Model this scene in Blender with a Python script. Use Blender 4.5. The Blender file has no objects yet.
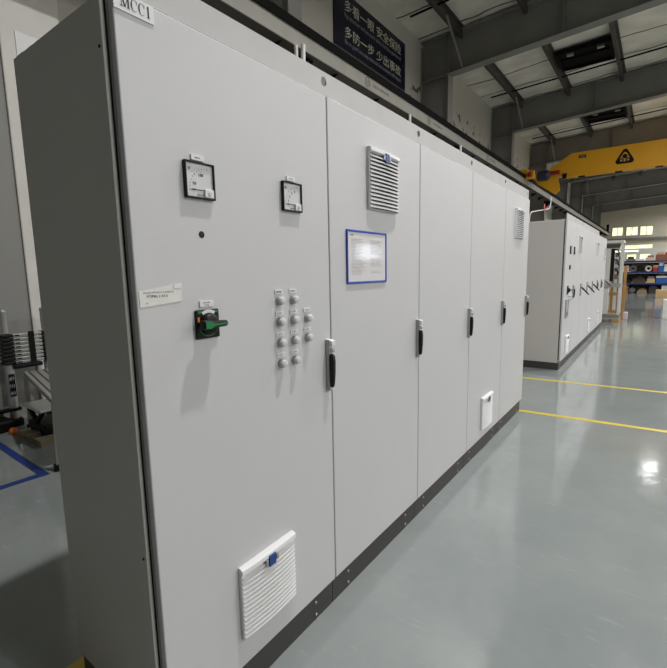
import bpy, bmesh, math, random
from mathutils import Vector, Matrix
random.seed(7)
S = bpy.context.scene
COL = S.collection
PI = math.pi

# ------------------------------------------------------------------ materials
def lin(c):
    return tuple((v/12.92 if v <= .04045 else ((v+.055)/1.055)**2.4) for v in c)

def mat(name, rgb, rough=.5, metal=0., var=0., var_scale=8., bump=0., bump_scale=300., spec=.5, emit=None, estr=1.):
    """rgb in sRGB 0..255"""
    m = bpy.data.materials.new(name); m.use_nodes = True
    nt = m.node_tree; b = nt.nodes['Principled BSDF']
    c = lin([v/255 for v in rgb])
    b.inputs['Base Color'].default_value = (*c, 1)
    b.inputs['Roughness'].default_value = rough
    b.inputs['Metallic'].default_value = metal
    b.inputs['Specular IOR Level'].default_value = spec
    if var or bump:
        tc = nt.nodes.new('ShaderNodeTexCoord')
    if var:
        n = nt.nodes.new('ShaderNodeTexNoise'); n.inputs['Scale'].default_value = var_scale
        n.inputs['Detail'].default_value = 5
        r = nt.nodes.new('ShaderNodeMapRange')
        r.inputs['From Min'].default_value = .3; r.inputs['From Max'].default_value = .7
        r.inputs['To Min'].default_value = 1-var; r.inputs['To Max'].default_value = 1+var
        mx = nt.nodes.new('ShaderNodeVectorMath'); mx.operation = 'SCALE'
        mx.inputs[0].default_value = c
        nt.links.new(tc.outputs['Object'], n.inputs['Vector'])
        nt.links.new(n.outputs['Fac'], r.inputs['Value'])
        nt.links.new(r.outputs['Result'], mx.inputs['Scale'])
        nt.links.new(mx.outputs[0], b.inputs['Base Color'])
    if bump:
        n2 = nt.nodes.new('ShaderNodeTexNoise'); n2.inputs['Scale'].default_value = bump_scale
        n2.inputs['Detail'].default_value = 2
        bp = nt.nodes.new('ShaderNodeBump'); bp.inputs['Strength'].default_value = bump
        bp.inputs['Distance'].default_value = .002
        nt.links.new(tc.outputs['Object'], n2.inputs['Vector'])
        nt.links.new(n2.outputs['Fac'], bp.inputs['Height'])
        nt.links.new(bp.outputs['Normal'], b.inputs['Normal'])
    if emit:
        b.inputs['Emission Color'].default_value = (*lin([v/255 for v in emit]), 1)
        b.inputs['Emission Strength'].default_value = estr
    return m

M = {}
M['cab'] = mat('light_grey_powder_coat', (204, 204, 207), .42, var=.012, var_scale=2.5, bump=.16, bump_scale=260)
M['cab_side'] = mat('light_grey_powder_coat_side', (206, 203, 199), .5, bump=.1, bump_scale=260)
M['rail'] = mat('light_grey_rail_paint', (190, 190, 190), .5, var=.03, var_scale=7, bump=.16, bump_scale=260)
M['plinth'] = mat('anthracite_plinth_paint', (66, 64, 62), .5, bump=.1)
M['bolt'] = mat('zinc_bolt', (190, 190, 188), .35, .8)
M['groove'] = mat('black_seal_and_gap_shade', (18, 19, 19), .7)
M['black'] = mat('black_plastic', (11, 11, 12), .45, spec=.3)
M['zinc'] = mat('satin_zinc_die_cast', (176, 177, 176), .34, .55)
M['chrome'] = mat('chrome', (215, 215, 215), .15, 1.)
M['white_plastic'] = mat('white_grey_plastic', (222, 223, 224), .35)
M['grille_dark'] = mat('grille_backing', (44, 44, 46), .7)
M['badge'] = mat('blue_badge', (34, 66, 140), .35)
M['label'] = mat('white_engraved_plate', (226, 227, 230), .35)
M['ink'] = mat('black_ink', (28, 28, 32), .6)
M['ink_grey'] = mat('grey_print', (128, 128, 134), .6)
M['ink_pale'] = mat('faint_print', (168, 168, 174), .6)
M['dial'] = mat('meter_dial_white', (212, 215, 217), .3)
M['lens'] = mat('frosted_grey_lens', (208, 210, 213), .25)
M['lens_ring'] = mat('grey_bezel_ring', (168, 170, 172), .35, .2)
M['green'] = mat('switch_green', (0, 122, 62), .4)
M['orange'] = mat('orange_plastic', (226, 120, 40), .45)
M['blue_frame'] = mat('blue_document_frame', (24, 72, 178), .35)
M['paper'] = mat('glossy_white_paper', (222, 221, 224), .07)
M['note'] = mat('worn_note_paper', (226, 225, 220), .6, var=.05, var_scale=40)
M['steel_paint'] = mat('dark_grey_steel_paint', (126, 125, 121), .55, var=.08, var_scale=1.5)
M['purlin'] = mat('purlin_steel', (70, 67, 62), .6)
M['girder'] = mat('grey_girder_paint', (158, 156, 148), .5, var=.07, var_scale=3)
M['dark_steel'] = mat('dark_rail_steel', (17, 17, 16), .8, spec=.12)
M['mark'] = mat('mill_stamp_ink', (92, 92, 90), .6)
M['crane'] = mat('crane_yellow', (232, 168, 20), .45, var=.05, var_scale=1.2)
M['crane_red'] = mat('red_warning_lamp', (150, 30, 24), .4)
M['motor'] = mat('dark_blue_motor', (34, 44, 62), .45)
M['navy'] = mat('navy_sign_face', (10, 14, 40), .35)
M['sign_text'] = mat('sign_cream_lettering', (212, 210, 190), .5)
M['sign_sub'] = mat('sign_grey_lettering', (150, 152, 160), .5)
M['alu'] = mat('brushed_aluminium', (192, 192, 190), .35, .7)
M['alu_dull'] = mat('dull_aluminium', (168, 166, 160), .45, .4)
M['tape_blue'] = mat('blue_floor_tape', (26, 54, 122), .45)
M['line_yellow'] = mat('yellow_floor_line', (214, 192, 52), .4, var=.08, var_scale=12)
M['white_paint'] = mat('white_painted_steel', (214, 212, 206), .5, var=.06, var_scale=3)
M['lining'] = mat('grey_wall_lining', (138, 138, 134), .6)
M['wood'] = mat('pine_timber', (178, 138, 82), .65, var=.14, var_scale=10)
M['carton'] = mat('brown_carton', (160, 122, 84), .75, var=.08, var_scale=6)
M['carton_red'] = mat('reddish_carton', (140, 92, 76), .75, var=.08, var_scale=6)
M['carton_tan'] = mat('tan_carton', (196, 170, 126), .75, var=.06, var_scale=6)
M['beige'] = mat('beige_board', (150, 136, 110), .7, var=.1, var_scale=9)
M['rack_blue'] = mat('rack_blue_paint', (22, 46, 104), .45)
M['crate_blue'] = mat('blue_plastic_crate', (30, 92, 176), .45)
M['pink'] = mat('pinkish_carton', (214, 196, 198), .6)
M['white'] = mat('white_box', (226, 226, 224), .5)
M['red'] = mat('red_box', (176, 38, 40), .5)
M['coil_grey'] = mat('grey_cable', (120, 120, 122), .5)
M['tarp'] = mat('dark_brown_cover', (70, 62, 54), .8, var=.1, var_scale=6)
M['wall_far'] = mat('far_wall_paint', (206, 200, 184), .7, var=.04, var_scale=1.)
M['partition'] = mat('white_partition', (206, 206, 200), .6)
M['window_frame'] = mat('white_window_frame', (190, 188, 176), .5)
M['lamp_body'] = mat('lamp_housing', (60, 60, 62), .5)
M['lamp_glass'] = mat('lamp_lens', (250, 250, 250), .3, emit=(255, 252, 244), estr=6)
M['tube_glow'] = mat('fluorescent_tube', (250, 250, 250), .3, emit=(250, 252, 246), estr=1.6)
M['floor_spot'] = mat('grey_platform_groove', (62, 60, 56), .6)

def window_mat():
    m = bpy.data.materials.new('daylight_window_pane'); m.use_nodes = True
    nt = m.node_tree; b = nt.nodes['Principled BSDF']
    tc = nt.nodes.new('ShaderNodeTexCoord')
    n = nt.nodes.new('ShaderNodeTexNoise'); n.inputs['Scale'].default_value = 2.2; n.inputs['Detail'].default_value = 6
    r = nt.nodes.new('ShaderNodeValToRGB')
    r.color_ramp.elements[0].position = .36; r.color_ramp.elements[0].color = (*lin((.84, .85, .62)), 1)
    r.color_ramp.elements[1].position = .56; r.color_ramp.elements[1].color = (*lin((.97, .97, .84)), 1)
    nt.links.new(tc.outputs['Object'], n.inputs['Vector'])
    nt.links.new(n.outputs['Fac'], r.inputs['Fac'])
    nt.links.new(r.outputs['Color'], b.inputs['Emission Color'])
    b.inputs['Emission Strength'].default_value = 1.35
    b.inputs['Base Color'].default_value = (.1, .1, .1, 1); b.inputs['Roughness'].default_value = .1
    return m
M['pane'] = window_mat()
M['pane_bright'] = mat('bright_window_pane', (60,60,60), .2, emit=(244, 248, 255), estr=6.)

def floor_mat():
    m = bpy.data.materials.new('grey_epoxy_floor'); m.use_nodes = True
    nt = m.node_tree; b = nt.nodes['Principled BSDF']
    N = nt.nodes.new; L = nt.links.new
    tc = N('ShaderNodeTexCoord')
    n = N('ShaderNodeTexNoise'); n.inputs['Scale'].default_value = 1.4; n.inputs['Detail'].default_value = 7; n.inputs['Roughness'].default_value = .65
    r = N('ShaderNodeValToRGB')
    r.color_ramp.elements[0].position = .3; r.color_ramp.elements[0].color = (*lin((.515, .542, .539)), 1)
    r.color_ramp.elements[1].position = .72; r.color_ramp.elements[1].color = (*lin((.572, .594, .590)), 1)
    L(tc.outputs['Object'], n.inputs['Vector']); L(n.outputs['Fac'], r.inputs['Fac'])
    # pale scuffs stretched across the aisle
    mp = N('ShaderNodeMapping'); mp.inputs['Scale'].default_value = (3, 14, 1); mp.inputs['Rotation'].default_value = (0, 0, .35)
    n3 = N('ShaderNodeTexNoise'); n3.inputs['Scale'].default_value = 2.2; n3.inputs['Detail'].default_value = 6
    r3 = N('ShaderNodeMapRange'); r3.inputs['From Min'].default_value = .62; r3.inputs['From Max'].default_value = .8
    L(tc.outputs['Object'], mp.inputs['Vector']); L(mp.outputs['Vector'], n3.inputs['Vector']); L(n3.outputs['Fac'], r3.inputs['Value'])
    mul = N('ShaderNodeMath'); mul.operation = 'MULTIPLY'; mul.inputs[1].default_value = .55
    L(r3.outputs['Result'], mul.inputs[0])
    mix = N('ShaderNodeMix'); mix.data_type = 'RGBA'
    mix.inputs['B'].default_value = (*lin((.64, .66, .65)), 1)
    L(mul.outputs[0], mix.inputs['Factor']); L(r.outputs['Color'], mix.inputs['A'])
    L(mix.outputs['Result'], b.inputs['Base Color'])
    n2 = N('ShaderNodeTexNoise'); n2.inputs['Scale'].default_value = 3.5; n2.inputs['Detail'].default_value = 4
    r2 = N('ShaderNodeMapRange'); r2.inputs['To Min'].default_value = .06; r2.inputs['To Max'].default_value = .15
    L(tc.outputs['Object'], n2.inputs['Vector']); L(n2.outputs['Fac'], r2.inputs['Value']); L(r2.outputs['Result'], b.inputs['Roughness'])
    n4 = N('ShaderNodeTexNoise'); n4.inputs['Scale'].default_value = 9
    bp = N('ShaderNodeBump'); bp.inputs['Strength'].default_value = .1; bp.inputs['Distance'].default_value = .01
    L(tc.outputs['Object'], n4.inputs['Vector']); L(n4.outputs['Fac'], bp.inputs['Height']); L(bp.outputs['Normal'], b.inputs['Normal'])
    return m
M['floor'] = floor_mat()

def roof_mat():
    """pale insulation sheets with thin dark joints running across the hall"""
    m = bpy.data.materials.new('roof_sheeting'); m.use_nodes = True
    nt = m.node_tree; b = nt.nodes['Principled BSDF']; N = nt.nodes.new; L = nt.links.new
    tc = N('ShaderNodeTexCoord'); sx = N('ShaderNodeSeparateXYZ'); L(tc.outputs['Object'], sx.inputs[0])
    nz = N('ShaderNodeTexNoise'); nz.inputs['Scale'].default_value = .8; L(tc.outputs['Object'], nz.inputs['Vector'])
    w = N('ShaderNodeMath'); w.operation = 'MULTIPLY_ADD'; w.inputs[1].default_value = .5
    L(nz.outputs['Fac'], w.inputs[0]); L(sx.outputs['Y'], w.inputs[2])
    d = N('ShaderNodeMath'); d.operation = 'DIVIDE'; d.inputs[1].default_value = 1.2; L(w.outputs[0], d.inputs[0])
    f = N('ShaderNodeMath'); f.operation = 'FRACT'; L(d.outputs[0], f.inputs[0])
    lt = N('ShaderNodeMath'); lt.operation = 'LESS_THAN'; lt.inputs[1].default_value = .05; L(f.outputs[0], lt.inputs[0])
    n = N('ShaderNodeTexNoise'); n.inputs['Scale'].default_value = 1.5; n.inputs['Detail'].default_value = 5; L(tc.outputs['Object'], n.inputs['Vector'])
    r = N('ShaderNodeValToRGB')
    r.color_ramp.elements[0].position = .3; r.color_ramp.elements[0].color = (*lin((.82, .80, .75)), 1)
    r.color_ramp.elements[1].position = .7; r.color_ramp.elements[1].color = (*lin((.94, .93, .88)), 1)
    L(n.outputs['Fac'], r.inputs['Fac'])
    mix = N('ShaderNodeMix'); mix.data_type = 'RGBA'; mix.inputs['B'].default_value = (*lin((.36, .34, .31)), 1)
    L(lt.outputs[0], mix.inputs['Factor']); L(r.outputs['Color'], mix.inputs['A']); L(mix.outputs['Result'], b.inputs['Base Color'])
    b.inputs['Roughness'].default_value = .75
    return m
M['roof'] = roof_mat()

def wall_mat():
    """off-white wall sheeting with rust-brown stains in a band where the fixings are"""
    m = bpy.data.materials.new('side_wall_sheeting'); m.use_nodes = True
    nt = m.node_tree; b = nt.nodes['Principled BSDF']; N = nt.nodes.new; L = nt.links.new
    tc = N('ShaderNodeTexCoord'); sx = N('ShaderNodeSeparateXYZ'); L(tc.outputs['Object'], sx.inputs[0])
    n = N('ShaderNodeTexNoise'); n.inputs['Scale'].default_value = 3.2; n.inputs['Detail'].default_value = 3
    L(tc.outputs['Object'], n.inputs['Vector'])
    g = N('ShaderNodeMath'); g.operation = 'GREATER_THAN'; g.inputs[1].default_value = .615; L(n.outputs['Fac'], g.inputs[0])
    a1 = N('ShaderNodeMath'); a1.operation = 'COMPARE'; a1.inputs[1].default_value = 5.95; a1.inputs[2].default_value = .26
    L(sx.outputs['Z'], a1.inputs[0])
    a2 = N('ShaderNodeMath'); a2.operation = 'GREATER_THAN'; a2.inputs[1].default_value = 10; L(sx.outputs['Y'], a2.inputs[0])
    p1 = N('ShaderNodeMath'); p1.operation = 'MULTIPLY'; L(g.outputs[0], p1.inputs[0]); L(a1.outputs[0], p1.inputs[1])
    p2 = N('ShaderNodeMath'); p2.operation = 'MULTIPLY'; L(p1.outputs[0], p2.inputs[0]); L(a2.outputs[0], p2.inputs[1])
    mix = N('ShaderNodeMix'); mix.data_type = 'RGBA'
    mix.inputs['A'].default_value = (*lin((.74, .73, .70)), 1); mix.inputs['B'].default_value = (*lin((.36, .31, .25)), 1)
    L(p2.outputs[0], mix.inputs['Factor']); L(mix.outputs['Result'], b.inputs['Base Color'])
    b.inputs['Roughness'].default_value = .6
    return m
M['wall_left'] = wall_mat()

# ------------------------------------------------------------------ mesh helpers
class MB:
    def __init__(s): s.bm = bmesh.new()
    def box(s, x0, x1, y0, y1, z0, z1):
        v = [s.bm.verts.new(p) for p in ((x0,y0,z0),(x1,y0,z0),(x1,y1,z0),(x0,y1,z0),(x0,y0,z1),(x1,y0,z1),(x1,y1,z1),(x0,y1,z1))]
        for f in ((3,2,1,0),(4,5,6,7),(0,1,5,4),(1,2,6,5),(2,3,7,6),(3,0,4,7)): s.bm.faces.new([v[i] for i in f])
        return s
    def obox(s, c, ex, ey, ez):
        """box from centre and three half-axis vectors"""
        c, ex, ey, ez = map(Vector, (c, ex, ey, ez))
        v = [s.bm.verts.new(c + ex*a + ey*b + ez*d) for d in (-1,1) for a, b in ((-1,-1),(1,-1),(1,1),(-1,1))]
        for f in ((3,2,1,0),(4,5,6,7),(0,1,5,4),(1,2,6,5),(2,3,7,6),(3,0,4,7)): s.bm.faces.new([v[i] for i in f])
        return s
    def bar(s, p0, p1, w, h, up=(0,0,1)):
        p0, p1 = Vector(p0), Vector(p1); d = p1-p0; u = Vector(up)
        sx = d.cross(u)
        if sx.length < 1e-6: sx = d.cross(Vector((1,0,0)))
        sx.normalize(); uz = sx.cross(d).normalized()
        return s.obox((p0+p1)/2, d/2, sx*w/2, uz*h/2)
    def prism(s, pts, axis, a0, a1):
        """polygon pts (2D in the two other axes, cyclic xyz order) extruded along axis a0..a1"""
        def P(u, v, a): return {'x': (a,u,v), 'y': (u,a,v), 'z': (u,v,a)}[axis]
        A = [s.bm.verts.new(P(u,v,a0)) for u, v in pts]; B = [s.bm.verts.new(P(u,v,a1)) for u, v in pts]
        s.bm.faces.new(A); s.bm.faces.new(B[::-1])
        n = len(pts)
        for i in range(n): s.bm.faces.new((A[i], B[i], B[(i+1)%n], A[(i+1)%n]))
        return s
    def rev(s, p0, p1, prof, n=24):
        """lathe: prof = [(t along p0->p1 in metres, radius)...]"""
        p0, p1 = Vector(p0), Vector(p1); d = (p1-p0).normalized()
        a = d.orthogonal().normalized(); b = d.cross(a)
        rings = []
        for t, r in prof:
            c = p0 + d*t
            rings.append([s.bm.verts.new(c + (a*math.cos(2*PI*k/n) + b*math.sin(2*PI*k/n))*max(r,1e-5)) for k in range(n)])
        for i in range(len(rings)-1):
            for k in range(n): s.bm.faces.new((rings[i][k], rings[i][(k+1)%n], rings[i+1][(k+1)%n], rings[i+1][k]))
        s.bm.faces.new(rings[0][::-1]); s.bm.faces.new(rings[-1])
        return s
    def cyl(s, p0, p1, r, n=20):
        L = (Vector(p1)-Vector(p0)).length
        return s.rev(p0, p1, [(0,r),(L,r)], n)
    def tube(s, path, r, n=10):
        P = [Vector(p) for p in path]; rings = []; a = None
        for i, p in enumerate(P):
            d = (P[min(i+1,len(P)-1)] - P[max(i-1,0)]).normalized()
            a = (d.orthogonal() if a is None else a - d*a.dot(d)).normalized(); b = d.cross(a)
            rings.append([s.bm.verts.new(p + (a*math.cos(2*PI*k/n) + b*math.sin(2*PI*k/n))*r) for k in range(n)])
        for i in range(len(rings)-1):
            for k in range(n): s.bm.faces.new((rings[i][k], rings[i][(k+1)%n], rings[i+1][(k+1)%n], rings[i+1][k]))
        s.bm.faces.new(rings[0][::-1]); s.bm.faces.new(rings[-1])
        return s
    def sweep(s, sections):
        """list of equal-length closed loops joined in order, ends capped"""
        R = [[s.bm.verts.new(p) for p in sec] for sec in sections]; n = len(R[0])
        for i in range(len(R)-1):
            for k in range(n): s.bm.faces.new((R[i][k], R[i][(k+1)%n], R[i+1][(k+1)%n], R[i+1][k]))
        s.bm.faces.new(R[0][::-1]); s.bm.faces.new(R[-1])
        return s
    def torus(s, c, R, r, axis='y', n=28, m=10):
        def P(u, v, w): return Vector(c) + Vector({'x': (w,u,v), 'y': (u,w,v), 'z': (u,v,w)}[axis])
        G = [[s.bm.verts.new(P((R+r*math.cos(b))*math.cos(a), (R+r*math.cos(b))*math.sin(a), r*math.sin(b)))
              for b in [2*PI*j/m for j in range(m)]] for a in [2*PI*i/n for i in range(n)]]
        for i in range(n):
            for j in range(m): s.bm.faces.new((G[i][j], G[(i+1)%n][j], G[(i+1)%n][(j+1)%m], G[i][(j+1)%m]))
        return s
    def build(s, name, m, parent=None, bevel=0., smooth=False, seg=2):
        bmesh.ops.recalc_face_normals(s.bm, faces=s.bm.faces)
        me = bpy.data.meshes.new(name); s.bm.to_mesh(me); s.bm.free()
        me.materials.append(m)
        o = bpy.data.objects.new(name, me); COL.objects.link(o)
        if parent is not None: o.parent = parent
        if smooth:
            for p in me.polygons: p.use_smooth = True
            try: me.set_sharp_from_angle(angle=math.radians(40))
            except Exception: pass
        if bevel:
            bv = o.modifiers.new('bevel', 'BEVEL'); bv.width = bevel; bv.segments = seg; bv.limit_method = 'ANGLE'; bv.angle_limit = math.radians(40)
        return o

def empty(name, loc=(0,0,0)):
    o = bpy.data.objects.new(name, None); COL.objects.link(o); o.location = loc; o.empty_display_size = .1
    return o
def tag(o, label, cat, group=None, kind=None):
    o['label'] = label; o['category'] = cat
    if group: o['group'] = group
    if kind: o['kind'] = kind
    return o
def struct(o):
    o['kind'] = 'structure'; return o
def kids(o): return [c for c in bpy.data.objects if c.parent == o]
def dup(o, parent=None):
    c = o.copy(); COL.objects.link(c)
    c.parent = parent
    for ch in kids(o): dup(ch, c)
    return c

def text(body, size, m, name, parent, y, z, x, align='LEFT', stretch=1., rot=0.):
    """lettering standing on a face that looks along +x: reading direction +y, up +z"""
    cu = bpy.data.curves.new(name, 'FONT'); cu.body = body; cu.size = size; cu.align_x = align; cu.extrude = 0.0004; cu.resolution_u = 2
    t = bpy.data.objects.new(name, cu); COL.objects.link(t)
    bpy.context.view_layer.update()
    dg = bpy.context.evaluated_depsgraph_get()
    me = bpy.data.meshes.new_from_object(t.evaluated_get(dg))
    bpy.data.objects.remove(t)
    R = Matrix(((0,0,1,0),(1,0,0,0),(0,1,0,0),(0,0,0,1)))
    me.transform(Matrix.Translation((x,y,z)) @ R @ Matrix.Rotation(rot,4,'Z') @ Matrix.Diagonal((stretch,1,1,1)))
    me.materials.clear(); me.materials.append(m)
    o = bpy.data.objects.new(name, me); COL.objects.link(o)
    if parent is not None: o.parent = parent
    return o

def dashes(mb, y0, y1, z, h, x, n, seed):
    """a row of small marks as unreadable small print"""
    rr = random.Random(seed); y = y0; step = (y1-y0)/n
    for i in range(n):
        w = step*rr.uniform(.45, .85)
        mb.box(x, x+.0004, y, y+w, z - h*rr.uniform(.3,.5), z + h*rr.uniform(.3,.5)); y += step
    return mb

# ------------------------------------------------------------------ camera
F_PX = 439.01
yaw, pit, rol = .6355, -.1397, -.0193
cy_, sy_ = math.cos(yaw), math.sin(yaw); cp_, sp_ = math.cos(pit), math.sin(pit)
fw = Vector((-sy_*cp_, cy_*cp_, sp_)); rt = Vector((cy_, sy_, 0)); up = rt.cross(fw)
R_ = rt*math.cos(rol) + up*math.sin(rol); U_ = -rt*math.sin(rol) + up*math.cos(rol)
cd = bpy.data.cameras.new('camera'); cam = bpy.data.objects.new('camera', cd); COL.objects.link(cam)
cam.matrix_world = Matrix(((R_.x,U_.x,-fw.x,1.0308),(R_.y,U_.y,-fw.y,-.5812),(R_.z,U_.z,-fw.z,1.4255),(0,0,0,1)))
cd.sensor_fit = 'HORIZONTAL'; cd.sensor_width = 36; cd.lens = 36*F_PX/667; cd.clip_start = .05
S.camera = cam

# ------------------------------------------------------------------ building shell
XL, XR, YB, YF, RIDGE = -4.3, 16., -7.4, 52.7, 6.
def roof_z(x): return 7.25 + .045*((x if x < RIDGE else 2*RIDGE-x) - XL)
struct(MB().box(XL-.3, XR+.3, YB-.3, YF+.3, -.2, 0).build('floor', M['floor']))
struct(MB().box(XL-.2, XL, YB, YF, 0, 7.3).build('wall_left', M['wall_left']))
struct(MB().box(XR, XR+.2, YB, YF, 0, 7.3).build('wall_right', M['wall_far']))
struct(MB().box(XL-.2, XR+.2, YB-.2, YB, 0, 8.2).build('wall_back', M['steel_paint']))
c = MB()
c.prism([(XL-.2, roof_z(XL)), (RIDGE, roof_z(RIDGE)), (XR+.2, roof_z(XR)), (XR+.2, roof_z(XR)+.08), (RIDGE, roof_z(RIDGE)+.08), (XL-.2, roof_z(XL)+.08)], 'y', YB-.2, YF+.2)
struct(c.build('ceiling', M['roof']))
# far wall with real openings: three high windows and one strip window below
wins = [(-3.08,-2.09,4.45,5.36), (-1.89,-.85,4.42,5.34), (-.75,.34,4.40,5.33), (-2.29,.43,3.10,3.58)]
xs = sorted({XL-.2, XR+.2, *[w[0] for w in wins], *[w[1] for w in wins]}); zs = sorted({0., 8.2, *[w[2] for w in wins], *[w[3] for w in wins]})
fwm = MB()
for i in range(len(xs)-1):
    for j in range(len(zs)-1):
        mx_, mz_ = (xs[i]+xs[i+1])/2, (zs[j]+zs[j+1])/2
        if not any(w[0] < mx_ < w[1] and w[2] < mz_ < w[3] for w in wins):
            fwm.box(xs[i], xs[i+1], YF, YF+.25, zs[j], zs[j+1])
struct(fwm.build('wall_far', M['wall_far']))
for k, (a, b, z0, z1) in enumerate(wins):
    e = struct(empty('window_%d' % (k+1), (0, YF, 0)))
    m_ = MB(); t_ = .06
    m_.box(a, b, -.03, .1, z0, z0+t_).box(a, b, -.03, .1, z1-t_, z1).box(a, a+t_, -.03, .1, z0+t_, z1-t_).box(b-t_, b, -.03, .1, z0+t_, z1-t_)
    if k < 3: m_.box((a+b)/2-.02, (a+b)/2+.02, .02, .08, z0+t_, z1-t_)
    m_.build('window_frame', M['window_frame'], e)
    MB().box(a+t_, b-t_, .09, .11, z0+t_, z1-t_).build('pane', M['pane'], e)
# steel portal frames
BAY0 = 10.67
for k in range(-3, 7):
    y0 = BAY0 + 6*k
    yc = y0 + .15
    e = struct(empty('column', (-3.92, yc, 0)))
    m_ = MB()
    m_.box(-.38+.001, -.36, -.15, .15, 0, 7.1).box(.36, .38, -.15, .15, 0, 6.28).box(-.36, .36, -.006, .006, 0, 7.1)
    m_.box(-.36, .36, -.13, -.007, 6.26, 6.28).box(-.36, .36, -.13, -.007, 4.2, 4.215)
    m_.build('shaft', M['steel_paint'], e)
    m_ = MB()
    m_.prism([(.381,4.52),(.60,4.52),(.60,4.46),(.381,4.25)], 'y', -.02, .02).box(.381, .60, -.12, .12, 4.51, 4.535)
    m_.build('bracket', M['dark_steel'], e)
    r = struct(empty('rafter', (0, yc, 0)))
    zt = lambda x: 7.2 + .042*(x-XL)
    zb = lambda x: 6.28 + .055*(x-XL)
    m_ = MB()
    for (xa, xb, f) in ((XL, RIDGE, 0), (RIDGE, XR, 1)):
        g = (lambda x: x) if not f else (lambda x: 2*RIDGE-x if x < 15 else 2*RIDGE-x)
        T = lambda x: zt(g(x)); B = lambda x: zb(g(x))
        m_.prism([(xa,B(xa)),(xb,B(xb)),(xb,T(xb)),(xa,T(xa))], 'y', -.005, .005)
        m_.prism([(xa,B(xa)-.02),(xb,B(xb)-.02),(xb,B(xb)),(xa,B(xa))], 'y', -.14, .14)
        m_.prism([(xa,T(xa)),(xb,T(xb)),(xb,T(xb)+.02),(xa,T(xa)+.02)], 'y', -.14, .14)
    for xx in (-3.55, -1., 1.6):
        m_.box(xx-.006, xx+.006, -.13, -.006, zb(xx), zt(xx))
    m_.build('rafter_web', M['steel_paint'], r)
    for xx in (-3.2, 1.25):
        MB().bar((xx,-1.15,roof_z(xx)-.2),(xx,-.10,zb(xx)+.01),.05,.012).build('fly_brace', M['steel_paint'], r)
for x in [-3.25+1.49*k for k in range(13)]:
    z = roof_z(x)
    m_ = MB(); m_.box(x-.006, x+.006, YB, YF, z-.22, z-.002).box(x-.006, x+.07, YB, YF, z-.03, z-.006).box(x-.07, x+.006, YB, YF, z-.226, z-.215)
    struct(m_.build('purlin', M['purlin']))
for k in range(-1, 7):
    y = BAY0 + 6*k + 4.6
    m_ = MB(); m_.bar((-3.9, y-2.9, roof_z(-3.9)-.12), (RIDGE, y-2.9, roof_z(RIDGE)-.12), .02, .02)
    struct(m_.build('purlin_tie', M['dark_steel']))
    m_ = MB(); m_.bar((-3.9, y, roof_z(-3.9)-.14), (RIDGE, y, roof_z(RIDGE)-.14), .035, .035)
    struct(m_.build('purlin_tie', M['dark_steel']))

# wall post behind the cabinets
struct(MB().box(XL+.001, -4.24, 1.24, 1.80, 0, 7.1).build('wall_post', M['white_paint'], bevel=.01))

struct(MB().box(XL+.001, -4.26, YB, 1.235, 0, 7.1).build('wall_lining', M['lining']))

# floor markings
struct(MB().prism([(-.5,3.935),(4.5,4.215),(4.5,4.275),(-.5,3.995)], 'z', 0, .0012).build('floor_line', M['line_yellow']))
struct(MB().prism([(-2.5,5.28),(4.5,5.72),(4.5,5.78),(-2.5,5.34)], 'z', 0, .0012).build('floor_line', M['line_yellow']))
struct(MB().prism([(-.632,-.9),(-.568,-.9),(-.568,4.0),(-.632,4.0)], 'z', 0, .0012).build('floor_line', M['line_yellow']))
t = MB().prism([(-4.25,.60),(-2.47,.57),(-2.47,.63),(-4.25,.66)], 'z', 0, .0012)
tag(t.build('floor_tape', M['tape_blue']), 'blue tape strip on the floor running in front of the aluminium ladder', 'floor tape')
t = MB().prism([(-2.64,-1.2),(-2.57,-1.2),(-2.475,.569),(-2.545,.569)], 'z', 0, .0012)
tag(t.build('floor_tape', M['tape_blue']), 'blue tape strip on the floor leading up to the corner beside the platform foot', 'floor tape')

# ------------------------------------------------------------------ switchgear cabinets
W, D = .8, .56
ZB, ZT = .124, 2.069
def cabinet_root(y0, zt=ZT):
    e = empty('control_cabinet', (0, y0, 0))
    b = MB(); b.box(-D, -.034, .006, W-.006, .1, zt+.004); b.build('body', M['cab_side'], e)
    MB().box(-.034, -.023, .02, W-.02, ZB+.02, zt-.02).build('door_seal', M['groove'], e)
    d = MB(); d.box(-.022, 0, .003, W-.003, ZB, zt); d.build('door', M['cab'], e, bevel=.004, seg=3)
    p = MB(); p.box(-D+.02, -.02, .001, W-.001, 0, .1); pl = p.build('plinth', M['plinth'], e, bevel=.002)
    for yy in (.118, W-.118):
        for zz in (.024, .078):
            MB().rev((-.0205,yy,zz), (0,yy,zz), [(0,.0065),(.004,.0065),(.006,.004)], 10).build('bolt', M['bolt'], pl)
    return e

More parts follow.
